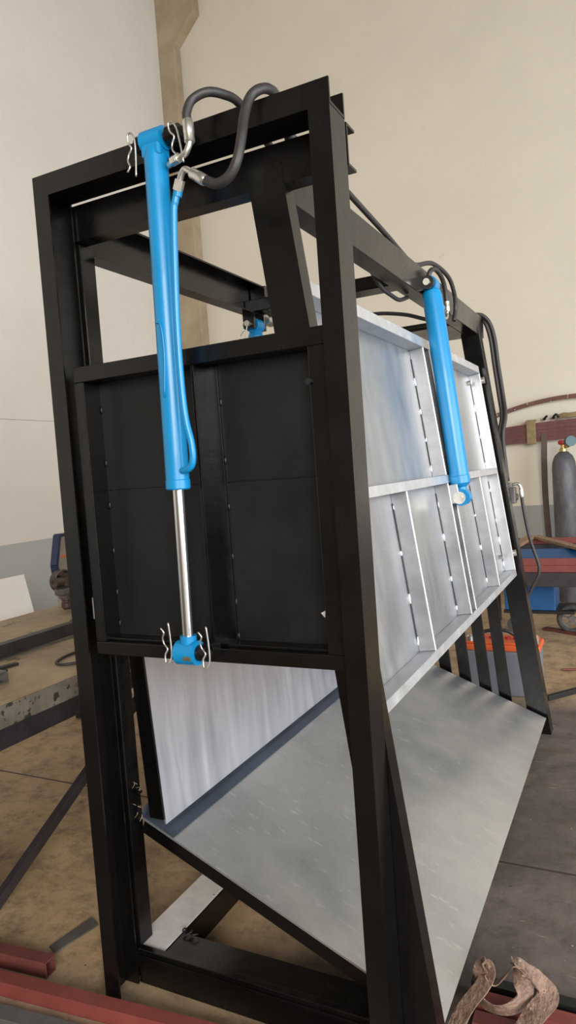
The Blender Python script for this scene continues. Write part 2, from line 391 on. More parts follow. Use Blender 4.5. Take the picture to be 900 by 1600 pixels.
# sloping chute floor
sx0, sz0, sx1, sz1 = -1.392, .4885, -.483, .099
sd = V((sx1 - sx0, 0, sz1 - sz0)); sl = sd.length; sd.normalize(); sn = V((-sd.z, 0, sd.x))
so = V((sx0, 1.612, sz0))
ch = MB(); ch.prism([(0, -.006), (sl, -.006), (sl, 0), (0, 0)], so, sd, sn, (0, 1, 0), 2.20)
chute = ch.build('chute_floor', ALU, frame); chute['label'] = 'sloping bare aluminium sheet'
e = MB()
e.prism([(.02, -.045), (sl - .01, -.045), (sl - .01, -.007), (.02, -.007)], so, sd, sn, (0, 1, 0), .035)
e.prism([(.0, -.03), (.05, -.03), (.05, -.007), (.0, -.007)], so + V((0, .035, 0)), sd, sn, (0, 1, 0), 2.16)
e.prism([(sl - .045, -.03), (sl - .003, -.03), (sl - .003, -.007), (sl - .045, -.007)], so + V((0, .035, 0)), sd, sn, (0, 1, 0), 2.16)
e.prism([(.02, -.045), (sl - .01, -.045), (sl - .01, -.007), (.02, -.007)], so + V((0, 2.16, 0)), sd, sn, (0, 1, 0), .035)
e.build('chute_frame', BLACK, chute)
e = MB(); e.prism([(.004, .001), (.128, .001), (.128, .004), (.012, .004), (.012, .04), (.004, .04)], so + V((0, .002, 0)), sd, sn, (0, 1, 0), 2.19)
o = e.build('corner_strip', STRIPM, chute); o['label'] = 'darker grey angle strip along the corner'
# small wire tie twisted at the corner
w = MB(); pts = []
for i in range(22):
    a = i * 1.25; pts.append((-1.400 + .012 * math.cos(a) + .012 * math.sin(i * 2.1), 1.604 + .010 * math.sin(a), .475 + .0058 * i + .012 * math.sin(i * 1.7)))
w.tube(pts, .0011, 6, 5)
o = w.build('wire_tie', TAN, frame); o['label'] = 'twisted yellowish wire at the chute corner'
MB().box((-1.417, 1.59, .565), (-1.375, 1.612, .572)).box((-1.40, 1.595, .485), (-1.385, 1.61, .565)).build('corner_latch', BLACK, frame)
w = MB(); pts = []
for i in range(9):
    a = i * 1.6; pts.append((-1.31 + .006 * i + .010 * math.cos(a), 1.665 + .01 * math.sin(a), .108 + .006 * abs(math.sin(i * 1.1))))
w.tube(pts, .0022, 6, 5); w.build('wire_scrap', DARK, frame)

# ------------------------------------------------------------------ front gate
gate = thing('sliding_gate', (-1.0, 1.5, 1.025), 'flat black steel gate sliding between the two front posts of the frame', 'gate')
GX0, GX1, GZ0, GZ1, GY0, GY1 = -1.380, -.624, 1.026, 1.826, 1.478, 1.546
MB().box((GX0, GY1 - .003, GZ0), (GX1, GY1 + .003, GZ1)).build('back_plate', GATEBLACK, gate)
MB().box((GX0, GY0, GZ1 - .042), (GX1, GY1, GZ1), .002).build('rail', BLACK, gate)
br = MB().box((GX0, GY0, GZ0), (GX1, GY1, GZ0 + .036), .002).box((GX0 + .03, GY0 + .02, GZ0 + .036), (GX1 - .05, GY1, GZ0 + .044), .002)
br.build('rail', BLACK, gate)
MB().box((GX0, GY0 + .0005, GZ0 + .036), (GX0 + .034, GY1, GZ1 - .042), .002).build('stile', BLACK, gate)
MB().box((GX1 - .044, GY0 + .0005, GZ0 + .036), (GX1, GY1, GZ1 - .042), .002).build('stile', BLACK, gate)
MB().box((-.994, GY0 + .004, GZ0 + .036), (-.986, GY1, GZ1 - .042), .001).box((-1.03, GY1 - .012, GZ0 + .04), (-.95, GY1 - .002, GZ1 - .044), .001).build('stiffener', BLACK, gate)
sm = MB(); random.seed(3)
for x0, x1 in ((-1.34, -1.035), (-.945, -.675)):
    pts = [(x0 + (x1 - x0) * i / 14, GY1 - .0035, 1.484 + random.uniform(-.0012, .0012)) for i in range(15)]
    sm.tube(pts, .0018, 6, 2)
sm.build('plate_seam', GATEBLACK, gate)
for z in (1.10, 1.19, 1.31, 1.44, 1.56, 1.71):
    for x, zz in ((GX0 + .036, z), (-.949, z - .02)):
        MB().sphere((x, GY1 - .004, zz), .0042, (1, 1, 2.6), 8).build('weld_bead', GATEBLACK, gate)
MB().cyl((-.668, GY0 - .008, 1.703), (-.668, GY0 + .002, 1.703), .008, n=6).build('bolt', DARK, gate)
for x, z in ((-1.386, 1.155), (-.619, 1.155), (-.6195, 1.715)):
    o = MB().cyl((x, 1.487, z - .03), (x, 1.487, z + .03), .0042, n=12).build('guide_roller', ZINC, gate); o['label'] = 'small bright guide pin at the gate edge'
ck = MB(); ck.prism([(0, 0), (.010, -.012), (.012, .006)], (-.708, GY1 - .0050, 1.148), (1, 0, 0), (0, 0, 1), (0, 1, 0), .0012)
o = ck.build('paint_chip', WHITE, gate); o['label'] = 'small white chip mark'
# lugs that carry the cylinder pin
MB().cyl((-1.066, 1.42, 1.065), (-1.052, 1.42, 1.065), .022).box((-1.066, 1.42, 1.046), (-1.052, 1.478, 1.086)).build('pin_lug', BLACK, gate)
MB().cyl((-.994, 1.42, 1.065), (-.966, 1.42, 1.065), .020).box((-.994, 1.42, 1.046), (-.966, 1.478, 1.084)).build('pin_lug', BLACK, gate)
# lugs on the header
for a, b_ in ((-1.052, -1.036), (-.962, -.930)):
    MB().cyl((a, 1.42, 2.312), (b_, 1.42, 2.312), .021).box((a, 1.42, 2.294), (b_, 1.461, 2.332)).build('pin_lug', BLACK, frame)

# ------------------------------------------------------------------ hydraulic cylinders
def r_clip(o, ax, up, side, par, flip=1):
    """spring cotter: loop at o, straight leg and wavy leg along up, spread along side"""
    o, ax, up, side = V(o), V(ax), V(up), V(side)
    s = [o + up * .094 + side * .006, o + up * .05 + side * .009, o + up * .012 + side * .010, o - up * .004 + side * .006,
         o - up * .008, o - up * .004 - side * .006, o + up * .012 - side * .007, o + up * .026 - side * .001, o + up * .040 - side * .012,
         o + up * .054 - side * .014, o + up * .068 - side * .008, o + up * .080 - side * .016]
    c = MB().tube([p + ax * (.0025 * math.sin(i)) for i, p in enumerate(s)], .0023, 8, 6).build('spring_clip', ZINC, par)
    return c
A = V((-1.003, 1.42, 2.312)); B = V((-1.023, 1.42, 1.065)); dn = (B - A).normalized()
cyl = thing('hydraulic_cylinder', A, 'long bright blue hydraulic cylinder hanging in front of the black gate, chrome rod extended', 'hydraulic cylinder', 'blue hydraulic cylinders on the frame')
b = MB().lathe(A + dn * .012, dn, [(0, 0), (.020, 0), (.027, .018), (.0285, .03), (.0295, .800), (.031, .802), (.031, .822), (.028, .825), (.017, .825), (0, .825)], 32)
b.build('barrel', BLUE, cyl)
b = MB().cyl(A + V((-.030, 0, 0)), A + V((.030, 0, 0)), .027, n=28).obox(A + dn * .02, V((1, 0, 0)), V((0, 1, 0)), V((0, 0, 1)), (.054, .046, .045), .006)
b.build('top_eye', BLUE, cyl)
MB().cyl(A + dn * .82, B - dn * .02, .0145, n=28).build('rod', CHROME, cyl)
b = MB().cyl(B + V((-.030, 0, 0)), B + V((.028, 0, 0)), .031, n=28).lathe(B - dn * .062, dn, [(0, .018), (.021, .018), (.021, .04), (.0, .05)], 24)
b.build('rod_eye', BLUE, cyl)
for P_, x0, x1 in ((A, -.062, .078), (B, -.048, .062)):
    MB().cyl(P_ + V((x0, 0, 0)), P_ + V((x1, 0, 0)), .011, n=20).build('pin', DARK, cyl)
mk = MB()
for i, h_ in enumerate((.008, .012, .010, .012, .009)):
    mk.box((B.x + .001 + i * .005, B.y - .0318, B.z - .012), (B.x + .004 + i * .005, B.y - .029, B.z - .012 + h_))
o = mk.build('worn_mark', BRASS, cyl); o['label'] = 'small worn yellowish stamp'
r_clip((-1.053, 1.392, 2.324), (0, 1, 0), (.02, 0, -1), (1, 0, .0), cyl)
r_clip((-.934, 1.392, 2.318), (0, 1, 0), (.22, 0, -.97), (.97, 0, .22), cyl)
r_clip((-1.069, 1.392, 1.052), (0, 1, 0), (.03, 0, 1), (1, 0, 0), cyl)
r_clip((-.956, 1.392, 1.046), (0, 1, 0), (.02, 0, 1), (1, 0, 0), cyl)
pp = [(-.934, 1.40, 2.172), (-.943, 1.398, 2.150), (-.951, 1.398, 2.11), (-.963, 1.396, 1.90), (-.966, 1.396, 1.75), (-.962, 1.396, 1.65), (-.951, 1.396, 1.59), (-.949, 1.396, 1.555), (-.955, 1.397, 1.532), (-.972, 1.40, 1.522), (-1.0, 1.41, 1.520)]
b = MB().tube(pp, .0085, 12, 8).cyl((-.938, 1.40, 2.160), (-.928, 1.399, 2.188), .011, n=12)
b.build('oil_pipe', BLUE, cyl)
MB().tube([(-1.012, 1.388, 1.70), (-1.002, 1.3875, 1.80), (-1.006, 1.3875, 1.87), (-1.022, 1.389, 1.88)], .0022, 6, 6).build('weld_line', BLUE, cyl)

def hose(name, pts, r, label, loc=None):
    t = thing(name, pts[0], label, 'hose', 'black hydraulic hoses on the frame')
    MB().tube(pts, r, 14, 10).build('hose_body', RUBBER, t)
    return t
def crimp(par, p, q, r=.0125):
    p, q = V(p), V(q); l = (q - p).length
    MB().lathe(p, q - p, [(0, 0), (r * .8, 0), (r, .003), (r, l * .4), (r * 1.06, l * .45), (r * 1.06, l * .8), (r, l - .003), (r * .85, l), (0, l)], 20).build('crimp_fitting', ZINC, par)
def elbow(par, pts, r=.0075):
    MB().tube(pts, r, 12, 8).build('elbow', ZINC, par)
def nut(par, p, q, r=.012):
    MB().cyl(p, q, r, n=6).build('nut', ZINC, par)
hA = hose('hydraulic_hose', [(-.893, 1.40, 2.318), (-.894, 1.40, 2.338), (-.883, 1.41, 2.368), (-.852, 1.43, 2.385), (-.829, 1.47, 2.389), (-.823, 1.52, 2.392), (-.82, 1.60, 2.372), (-.815, 1.72, 2.320), (-.806, 1.95, 2.285)], .0105,
          'black hose arching up over the header beam from the top fitting of the front cylinder')
crimp(hA, (-.889, 1.396, 2.268), (-.893, 1.40, 2.322))
elbow(hA, [(-.965, 1.415, 2.243), (-.925, 1.397, 2.243), (-.905, 1.395, 2.246), (-.894, 1.395, 2.258), (-.889, 1.396, 2.272)])
nut(hA, (-.945, 1.403, 2.243), (-.922, 1.396, 2.243))
hB = hose('hydraulic_hose', [(-.853, 1.39, 2.173), (-.822, 1.39, 2.158), (-.789, 1.39, 2.166), (-.766, 1.39, 2.195), (-.756, 1.40, 2.245), (-.755, 1.42, 2.301), (-.747, 1.435, 2.342), (-.731, 1.45, 2.362), (-.72, 1.48, 2.374), (-.724, 1.53, 2.378), (-.74, 1.60, 2.355), (-.765, 1.72, 2.30), (-.772, 1.95, 2.2835)], .0115,
          'thick black hose drooping in an S beside the front cylinder and over the header')
crimp(hB, (-.888, 1.39, 2.199), (-.850, 1.39, 2.1705))
elbow(hB, [(-.927, 1.395, 2.185), (-.916, 1.392, 2.203), (-.905, 1.391, 2.2105), (-.893, 1.39, 2.204), (-.884, 1.39, 2.197)])
nut(hB, (-.934, 1.398, 2.172), (-.922, 1.394, 2.192))

# ------------------------------------------------------------------ right aluminium side door (raking plane)
du = V((-.125, 0, 1)).normalized(); nn = V((1, 0, .125)).normalized()
def dp(z, y, off=0):                       # point on the door's outer plane at height z, moved outwards by off
    return V((-.483 - .125 * z, y, z)) + nn * off
door = thing('side_door', dp(.867, 2.7), 'bare aluminium sliding door with welded ribs on the right side of the frame', 'door')
DY0, DY1, DZ0, DZ1, DD = 1.632, 3.79, .867, 1.982, .056
def dbar(y0, y1, z0, z1, o0, o1, bev=.002):
    h = (z1 - z0) / du.z
    c = (dp((z0 + z1) / 2, (y0 + y1) / 2, (o0 + o1) / 2))
    return MB().obox(c, nn, V((0, 1, 0)), du, (o1 - o0, y1 - y0, h), bev)
dbar(DY0, DY1, DZ0, DZ1, -DD - .004, -DD, 0).build('skin', ALUD, door)
def part(name, m, *a): return dbar(*a).build(name, m, door)
part('edge_rail', ALUB, DY0, DY1, DZ0, DZ0 + .031, -DD, 0)
part('edge_rail', ALUB, DY0, DY1, DZ1 - .038, DZ1, -DD, 0)
part('edge_rail', ALUB, DY0, DY1, 1.411, 1.443, -DD, 0)
for z0, z1 in ((DZ0 + .001, DZ0 + .030), (DZ1 - .037, DZ1 - .001), (1.412, 1.442)):
    dbar(DY0 + .001, DY1 - .001, z0, z1, -.001, .0006, 0).build('lit_ground_edge', ALUF, door)
dbar(DY1 - .0079, DY1 - .0001, DZ0 + .031, DZ1 - .038, -.001, .0006, 0).build('lit_ground_edge', ALUE, door)
part('edge_stile', ALUB, DY0, DY0 + .008, DZ0 + .031, DZ1 - .038, -DD, 0)
part('edge_stile', ALUB, DY1 - .008, DY1, DZ0 + .031, DZ1 - .038, -DD, 0)
ribs = [(2.155, 0), (2.700, 0), (2.785, 0), (3.317, 0)]
def rib(y, z0, z1):
    o = part('rib', ALUR, y - .003, y + .003, z0, z1, -DD, -.002)
    e = dbar(y - .0042, y + .0042, z0, z1, -.0025, 0, .001).build('lit_ground_edge', ALUE, o)
for y, _ in ribs: rib(y, DZ0 + .031, 1.411)
for y in (2.700, 2.785): rib(y, 1.443, DZ1 - .038)
# stitch welds along the rib feet and gaps between them
random.seed(11)
wd, gp = MB(), MB()
def stitch(y, z0, z1):
    z = z0 + .02
    gp.tube([dp(z0 + .02, y, -DD + .001), dp(z1 - .03, y, -DD + .001)], .0022, 6, 1, smooth=False)
    while z < z1 - .03:
        ln = random.uniform(.012, .045)
        wd.tube([dp(z, y + random.uniform(-.003, .003), -DD + .002), dp(min(z + ln, z1 - .02), y + random.uniform(-.003, .003), -DD + .002)], random.uniform(.0028, .0042), 8, 2)
        z += random.uniform(.10, .17)
for y, z0, z1 in ((2.149, .90, 1.41), (2.694, .90, 1.41), (3.311, .90, 1.41), (2.694, 1.445, 1.94), (3.78, .90, 1.41), (3.78, 1.445, 1.94)): stitch(y, z0, z1)
o = wd.build('weld_beads', WELD, door)
o = gp.build('weld_gaps', GAP, door)
for z in (1.905, .985):
    o = MB().cyl(dp(z, 3.80, -.03), dp(z, 3.80, .016), .018).build('guide_roller', ZINC, door)
    o = MB().cyl(dp(z - .005, 3.735, -DD), dp(z - .005, 3.735, -DD + .016), .012, n=6).build('bolt', ZINC, door)
# lug plates holding the cylinder foot
for y0, y1 in ((2.700, 2.708), (2.777, 2.785)):
    b = MB().obox(dp(1.365, (y0 + y1) / 2, .008), nn, V((0, 1, 0)), du, (.05, y1 - y0, .075), .003)
    b.build('pin_lug', ALUB, door)

A2, B2 = V((-.694, 2.742, 2.185)), V((-.617, 2.742, 1.352)); d2 = (B2 - A2).normalized()
c2 = thing('hydraulic_cylinder', A2, 'retracted blue hydraulic cylinder slanting down the outside of the aluminium door', 'hydraulic cylinder', 'blue hydraulic cylinders on the frame')
L2 = (B2 - A2).length
MB().lathe(A2 + d2 * .015, d2, [(0, 0), (.020, 0), (.034, .012), (.038, .03), (.038, L2 - .10), (.040, L2 - .098), (.040, L2 - .07), (.034, L2 - .065), (.018, L2 - .05), (0, L2 - .045)], 32).build('barrel', BLUE, c2)
MB().cyl(A2 + V((0, -.028, 0)), A2 + V((0, .028, 0)), .031, n=24).build('top_eye', BLUE, c2)
MB().cyl(B2 + V((0, -.026, 0)), B2 + V((0, .026, 0)), .033, n=24).lathe(B2 - d2 * .055, d2, [(0, 0), (.022, 0), (.022, .04), (0, .05)], 20).build('rod_eye', BLUE, c2)
MB().cyl(A2 + V((0, -.062, 0)), A2 + V((0, .05, 0)), .013, n=20).build('pin', ZINC, c2)
MB().cyl(B2 + V((0, -.062, 0)), B2 + V((0, .055, 0)), .014, n=20).lathe(B2 + V((0, -.056, 0)), (0, 1, 0), [(.014, 0), (.024, 0), (.024, .006), (.014, .006)], 20).build('pin', ZINC, c2)
MB().cyl(A2 + d2 * .09 + V((.02, .028, 0)), A2 + d2 * .09 + V((.02, .055, .006)), .012, n=12).build('port_boss', BLUE, c2)
for y0, y1 in ((2.688, 2.712), (2.772, 2.790)):
    MB().lathe((A2.x, y0, A2.z), (0, 1, 0), [(.013, 0), (.026, 0), (.026, y1 - y0), (.013, y1 - y0)], 24).box((-.737, y0, A2.z - .024), (A2.x - .012, y1, A2.z + .024)).build('pin_lug', BLACK, frame)

# left door and its cylinder
def lx(z): return -1.276 - .057 * z
ld = thing('side_door', (-1.33, 2.7, .47), 'aluminium side door on the left of the chute, its smooth inner face showing below the gate', 'door')
MB().prism([(lx(.472) - .006, .472), (lx(.472), .472), (lx(1.85), 1.85), (lx(1.85) - .006, 1.85)], (0, 1.622, 0), (1, 0, 0), (0, 0, 1), (0, 1, 0), 2.17).build('skin', ALUIN, ld)
MB().prism([(lx(.488) - .052, .488), (lx(.488) - .001, .488), (lx(1.85) - .001, 1.85), (lx(1.85) - .052, 1.85)], (0, 1.614, 0), (1, 0, 0), (0, 0, 1), (0, 1, 0), .010).build('end_plate', BLACK, ld)
for z in (.62, 1.15, 1.83):
    MB().bar((lx(z) - .030, 1.63, z), (lx(z) - .030, 3.78, z), .045, .02).build('rib', BLACK, ld)
MB().bar((lx(.62) - .030, 2.70, .62), (lx(1.8) - .03, 2.70, 1.8), .03, .045, up=(1, 0, 0)).build('rib', BLACK, ld)
A3 = V((-1.386, 2.565, 2.108)); B3 = V((-1.40, 2.565, 1.20)); d3 = (B3 - A3).normalized()
c3 = thing('hydraulic_cylinder', A3, 'blue hydraulic cylinder behind the gate under the left top beam, only its top eye showing', 'hydraulic cylinder', 'blue hydraulic cylinders on the frame')
MB().lathe(A3 + d3 * .015, d3, [(0, 0), (.020, 0), (.030, .02), (.0315, .03), (.0315, .80), (.026, .81), (0, .83)], 28).build('barrel', BLUE, c3)
MB().cyl(A3 + V((0, -.03, 0)), A3 + V((0, .03, 0)), .030, n=24).build('top_eye', BLUE, c3)
MB().cyl(A3 + V((0, -.07, 0)), A3 + V((0, .06, 0)), .012, n=20).cyl((-1.36, 2.605, 2.135), (-1.36, 2.66, 2.135), .022, n=20).build('pin', ZINC, c3)
r_clip(A3 + V((-.01, -.066, 0)), (0, 1, 0), (-.3, 0, -1), (1, 0, 0), c3)
for y0, y1 in ((2.512, 2.528), (2.602, 2.618)):
    MB().box((-1.412, y0, 2.09), (-1.362, y1, 2.157)).build('pin_lug', BLACK, frame)
MB().box((-1.424, 2.61, 2.164), (-1.35, 2.70, 2.276), .004).build('bracket', BLACK, frame)

# ------------------------------------------------------------------ hoses along the top and at the back
h3 = hose('hydraulic_hose', [(-.775, 1.70, 2.372), (-.772, 1.85, 2.368), (-.770, 2.05, 2.352), (-.768, 2.22, 2.335), (-.766, 2.45, 2.312), (-.764, 2.68, 2.285), (-.762, 2.80, 2.288), (-.745, 3.0, 2.336), (-.720, 3.164, 2.312), (-.712, 3.235, 2.25), (-.716, 3.26, 2.19), (-.722, 3.24, 2.13)], .0095,
          'long black hose running along the right top beam and looping behind the slanted cylinder')
h4 = hose('hydraulic_hose', [(-.722, 2.82, 2.195), (-.714, 2.80, 2.23), (-.706, 2.81, 2.258), (-.700, 2.87, 2.272), (-.697, 2.95, 2.256), (-.695, 2.99, 2.215), (-.694, 3.00, 2.165)], .0095,
          'short black hose looped beside the top of the slanted cylinder')
crimp(h4, (-.694, 3.0, 2.170), (-.694, 3.00, 2.125), .011)
elbow(h4, [(-.694, 3.0, 2.13), (-.693, 2.99, 2.105), (-.688, 2.93, 2.085), (-.682, 2.80, 2.095)], .006)
h6 = hose('hydraulic_hose', [(-.83, 2.44, 2.20), (-.815, 2.50, 2.15), (-.802, 2.58, 2.132), (-.797, 2.66, 2.130), (-.785, 2.73, 2.150)], .008, 'small black hose sagging just below the right top beam')
h7 = hose('hydraulic_hose', [(-1.38, 3.35, 2.262), (-1.2, 3.33, 2.245), (-1.08, 3.30, 2.232), (-.945, 3.25, 2.195), (-.83, 3.22, 2.149), (-.76, 3.20, 2.147)], .009, 'thin hose crossing above the aluminium door under the rear beam')
for k, (dx, dy, lab) in enumerate(((0, 0, 'outer black hose bent down over the rear end of the right top beam'), (-.022, .03, 'inner black hose bent down the rear leg beside the outer hose'))):
    hose('hydraulic_hose', [(-.765 + dx, 3.95 + dy, 2.284), (-.735 + dx, 4.02 + dy, 2.284), (-.703 + dx, 4.045, 2.238), (-.684 + dx, 4.055, 2.15), (-.672 + dx, 4.055, 2.01), (-.652 + dx, 4.04, 1.83), (-.640 + dx, 4.005 + dy * .4, 1.72), (-.655 + dx, 3.975 + dy * .4, 1.60), (-.640 + dx * 1.5, 3.965 + dy * .4, 1.36)], .011, lab)
h9 = hose('hydraulic_hose', [(-.578, 4.0, 1.305), (-.572, 4.0, 1.221), (-.547, 4.0, 1.05), (-.508, 4.0, .905), (-.504, 4.0, .865), (-.512, 4.0, .828), (-.540, 4.0, .776), (-.574, 4.0, .703), (-.62, 4.0, .60)], .009,
          'worn black hose hanging from the metal valve on the rear right leg')
elbow(h9, [(-.624, 4.0, 1.338), (-.600, 4.0, 1.343), (-.586, 4.0, 1.338), (-.579, 4.0, 1.320), (-.578, 4.0, 1.296)], .009)
crimp(h9, (-.578, 4.0, 1.318), (-.575, 4.0, 1.265), .012)
vb = MB().box((-.665, 3.965, 1.235), (-.605, 4.03, 1.325), .006).cyl((-.605, 4.0, 1.27), (-.595, 4.0, 1.27), .018, n=12).cyl((-.635, 4.0, 1.325), (-.635, 4.0, 1.352), .014, n=10)
vb = tag(vb.build('hydraulic_valve', GREYST), 'grey metal valve block on the rear right leg of the frame', 'valve')

# ------------------------------------------------------------------ left: steel work table and what lies on it
tb = thing('work_table', (-2.7, 2.0, 0), 'heavy worn steel work table to the left of the black frame', 'table')
TX0, TX1, TY0, TY1 = -3.36, -2.07, .3, 3.45
MB().box((TX0, TY0, .735), (TX1, TY1, .75), .003).build('tabletop', TABLETOP, tb)
MB().box((TX1 - .03, TY0, .652), (TX1 + .002, TY1, .7352), .004).build('edge_band', TABLEEDGE, tb)
MB().box((TX1 - .12, TY0 + .02, .575), (TX1 - .004, TY1 - .02, .652), .003).build('under_beam', DARKST, tb)
MB().box((TX0, TY0 + .02, .60), (TX0 + .1, TY1 - .02, .735), .003).build('under_beam', DARKST, tb)
for x in (TX1 - .065, TX0 + .065):
    for y in (1.575, TY1 - .1): MB().box((x - .035, y - .035, 0), (x + .035, y + .035, .6), .003).build('leg', DARKST, tb)
MB().bar((TX1 - .03, 1.615, .03), (TX1 - .03, 2.62, .575), .035, .035).build('brace', DARKST, tb)
tc = MB().prism([(0, 0), (.05, 0), (.05, .006), (.006, .006), (.006, .054), (.05, .054), (.05, .06), (0, .06)], (-2.60, 1.2, .7505), (-1, 0, 0), (0, 0, 1), (0, 1, 0), 1.62)
tag(tc.build('steel_channel', DARKST), 'long dark steel channel lying lengthwise across the work table', 'channel')
tag(MB().bar((-2.825, 1.7, .762), (-2.76, 2.44, .762), .03, .022).build('steel_bar', DARKST), 'thin dark bar on the table behind the long channel', 'bar')
tag(MB().bar((-2.52, 1.7, .757), (-2.43, 2.11, .757), .03, .012).build('steel_bar', DARKST), 'flat dark bar on the table in front of the long channel', 'bar')
tt = MB().prism([(0, 0), (.06, 0), (.06, .006), (.006, .006), (.006, .05), (0, .05)], (-2.25, 1.905, .7505), (0, -1, 0), (0, 0, 1), (-1, 0, 0), .3)
tt.prism([(0, .044), (.06, .044), (.06, .05), (0, .05)], (-2.25, 1.905, .7505), (0, -1, 0), (0, 0, 1), (-1, 0, 0), .3)
tag(tt.build('steel_offcut', GREYST), 'short grey hollow steel offcut near the table edge', 'offcut')
tag(MB().bar((-2.575, 2.13, .7525), (-2.555, 2.72, .7525), .03, .004).build('steel_offcut', GREYST), 'pale flat strip lying against the long channel on the table', 'offcut')
rg = MB().tube([(-2.21 + .085 * math.cos(a), 2.30 + .16 * math.sin(a), .757) for a in [i * PI / 8 for i in range(16)]], .006, 10, 4, closed=True)
tag(rg.build('steel_ring', DARKST), 'dark round rod ring lying on the table beside the left post', 'ring')
# grey cabinet, pump and rod at the far edge of the table
cb_ = thing('welder_cabinet', (-3.30, 3.35, .75), 'slim grey cabinet with blue edge at the far end of the work table', 'cabinet')
MB().prism([(3.225, .755), (3.40, .755), (3.40, 1.195), (3.245, 1.195), (3.205, 1.02), (3.225, .93)], (-3.30, 0, 0), (0, 1, 0), (0, 0, 1), (1, 0, 0), .04).build('body', CABGREY, cb_)
bb = MB()
for p, q in (((3.245, 1.205), (3.198, 1.02)), ((3.198, 1.02), (3.215, .90)), ((3.245, 1.205), (3.41, 1.205))):
    bb.bar((-3.275, p[0], p[1]), (-3.275, q[0], q[1]), .016, .055, up=(1, 0, 0))
bb.build('edge_trim', CABBLUE, cb_)
vt = MB()
for i in range(4): vt.box((-3.262, 3.30 + .018 * i, 1.135), (-3.258, 3.308 + .018 * i, 1.175))
vt.build('vent_slots', GAP, cb_)
ol = MB().box((-3.262, 3.245, 1.06), (-3.258, 3.34, 1.078)); ol.build('marking', ORANGELINE, cb_)
pm = thing('gear_pump', (-3.16, 3.18, .75), 'small dark cast iron pump with round flange at the far end of the table', 'pump')
MB().cyl((-3.235, 3.19, .925), (-3.185, 3.18, .925), .070, n=28).cyl((-3.185, 3.18, .925), (-3.15, 3.17, .925), .034, .030, 24).build('flange', CASTIRON, pm)
MB().tube([(-3.188, 3.18 + .070 * math.cos(a), .925 + .070 * math.sin(a)) for a in [i * PI / 10 for i in range(20)]], .0045, 8, 3, closed=True).build('flange_rim', GREYST, pm)
MB().box((-3.225, 3.125, .842), (-3.145, 3.245, .888), .012).box((-3.215, 3.15, .82), (-3.155, 3.22, .845), .006).build('body', GREYST, pm)
MB().cyl((-3.17, 3.145, .93), (-3.15, 3.065, .937), .026, n=18).lathe((-3.15, 3.068, .937), (.1, -1, .05), [(.014, 0), (.030, 0), (.030, .012), (.014, .012)], 18).build('inlet', CASTIRON, pm)
MB().lathe((-3.185, 3.185, .751), (0, 0, 1), [(0, 0), (.022, 0), (.033, .014), (.033, .04), (.028, .045), (.028, .055), (.034, .06), (.034, .096), (0, .096)], 20).build('outlet', CASTIRON, pm)
for a in range(6):
    q = V((-3.19, 3.18 + .058 * math.cos(a * PI / 3 + .3), .925 + .058 * math.sin(a * PI / 3 + .3)))
    MB().cyl(q, q + V((.02, -.004, 0)), .008, n=6).build('bolt', DARK, pm)
rd = MB().cyl((-3.13, 3.245, 1.14), (-2.86, 2.905, .764), .010, n=10).cyl((-2.85, 2.89, .751), (-2.85, 2.89, .762), .022, n=14)
tag(rd.build('steel_rod', GREYST), 'thin steel rod leaning upright at the far end of the table', 'rod')
wbd = MB().obox((-4.15, 3.27, .44), V((.97, 0, .24)), V((0, 1, 0)), V((-.24, 0, .97)), (.02, 1.12, .86), .003)
tag(wbd.build('white_board', WHITE), 'white board leaning behind the work table by the left wall', 'board')
# ------------------------------------------------------------------ floor, foreground left
def sq_tube(p, q, w, h, t=.004):
    p, q = V(p), V(q); d = (q - p); l = d.length; d.normalize(); s = V((0, 0, 1)).cross(d).normalized()
    m = MB(); o_ = p - s * (w / 2)
    for a, b_, c_, e_ in ((0, 0, w, t), (0, h - t, w, h), (0, t, t, h - t), (w - t, t, w, h - t)):
        m.prism([(a, b_), (c_, b_), (c_, e_), (a, e_)], o_, s, V((0, 0, 1)), d, l)
    return m
tag(sq_tube((-2.35, 1.316, 0), (-.66, 1.478, 0), .042, .045).build('steel_tube', RED), 'long red primed steel tube on the floor in front of the left post', 'tube')
tag(sq_tube((-2.35, 1.412, 0), (-1.682, 1.477, 0), .042, .05).build('steel_tube', REDDULL), 'short dark red tube with an open end behind the long red tube', 'tube')
tag(MB().bar((-2.2, 1.245, .008), (-.7, 1.395, .008), .05, .016).build('flat_bar', GREYST), 'grey flat bar on the floor along the near side of the long red tube', 'bar')
fs = MB().prism([(-1.782, 1.568), (-1.741, 1.552), (-1.705, 1.715), (-1.755, 1.735)], (0, 0, .001), (1, 0, 0), (0, 1, 0), (0, 0, 1), .005)
tag(fs.build('steel_plate', GREYST), 'small flat grey steel strip on the floor by the left post', 'plate')
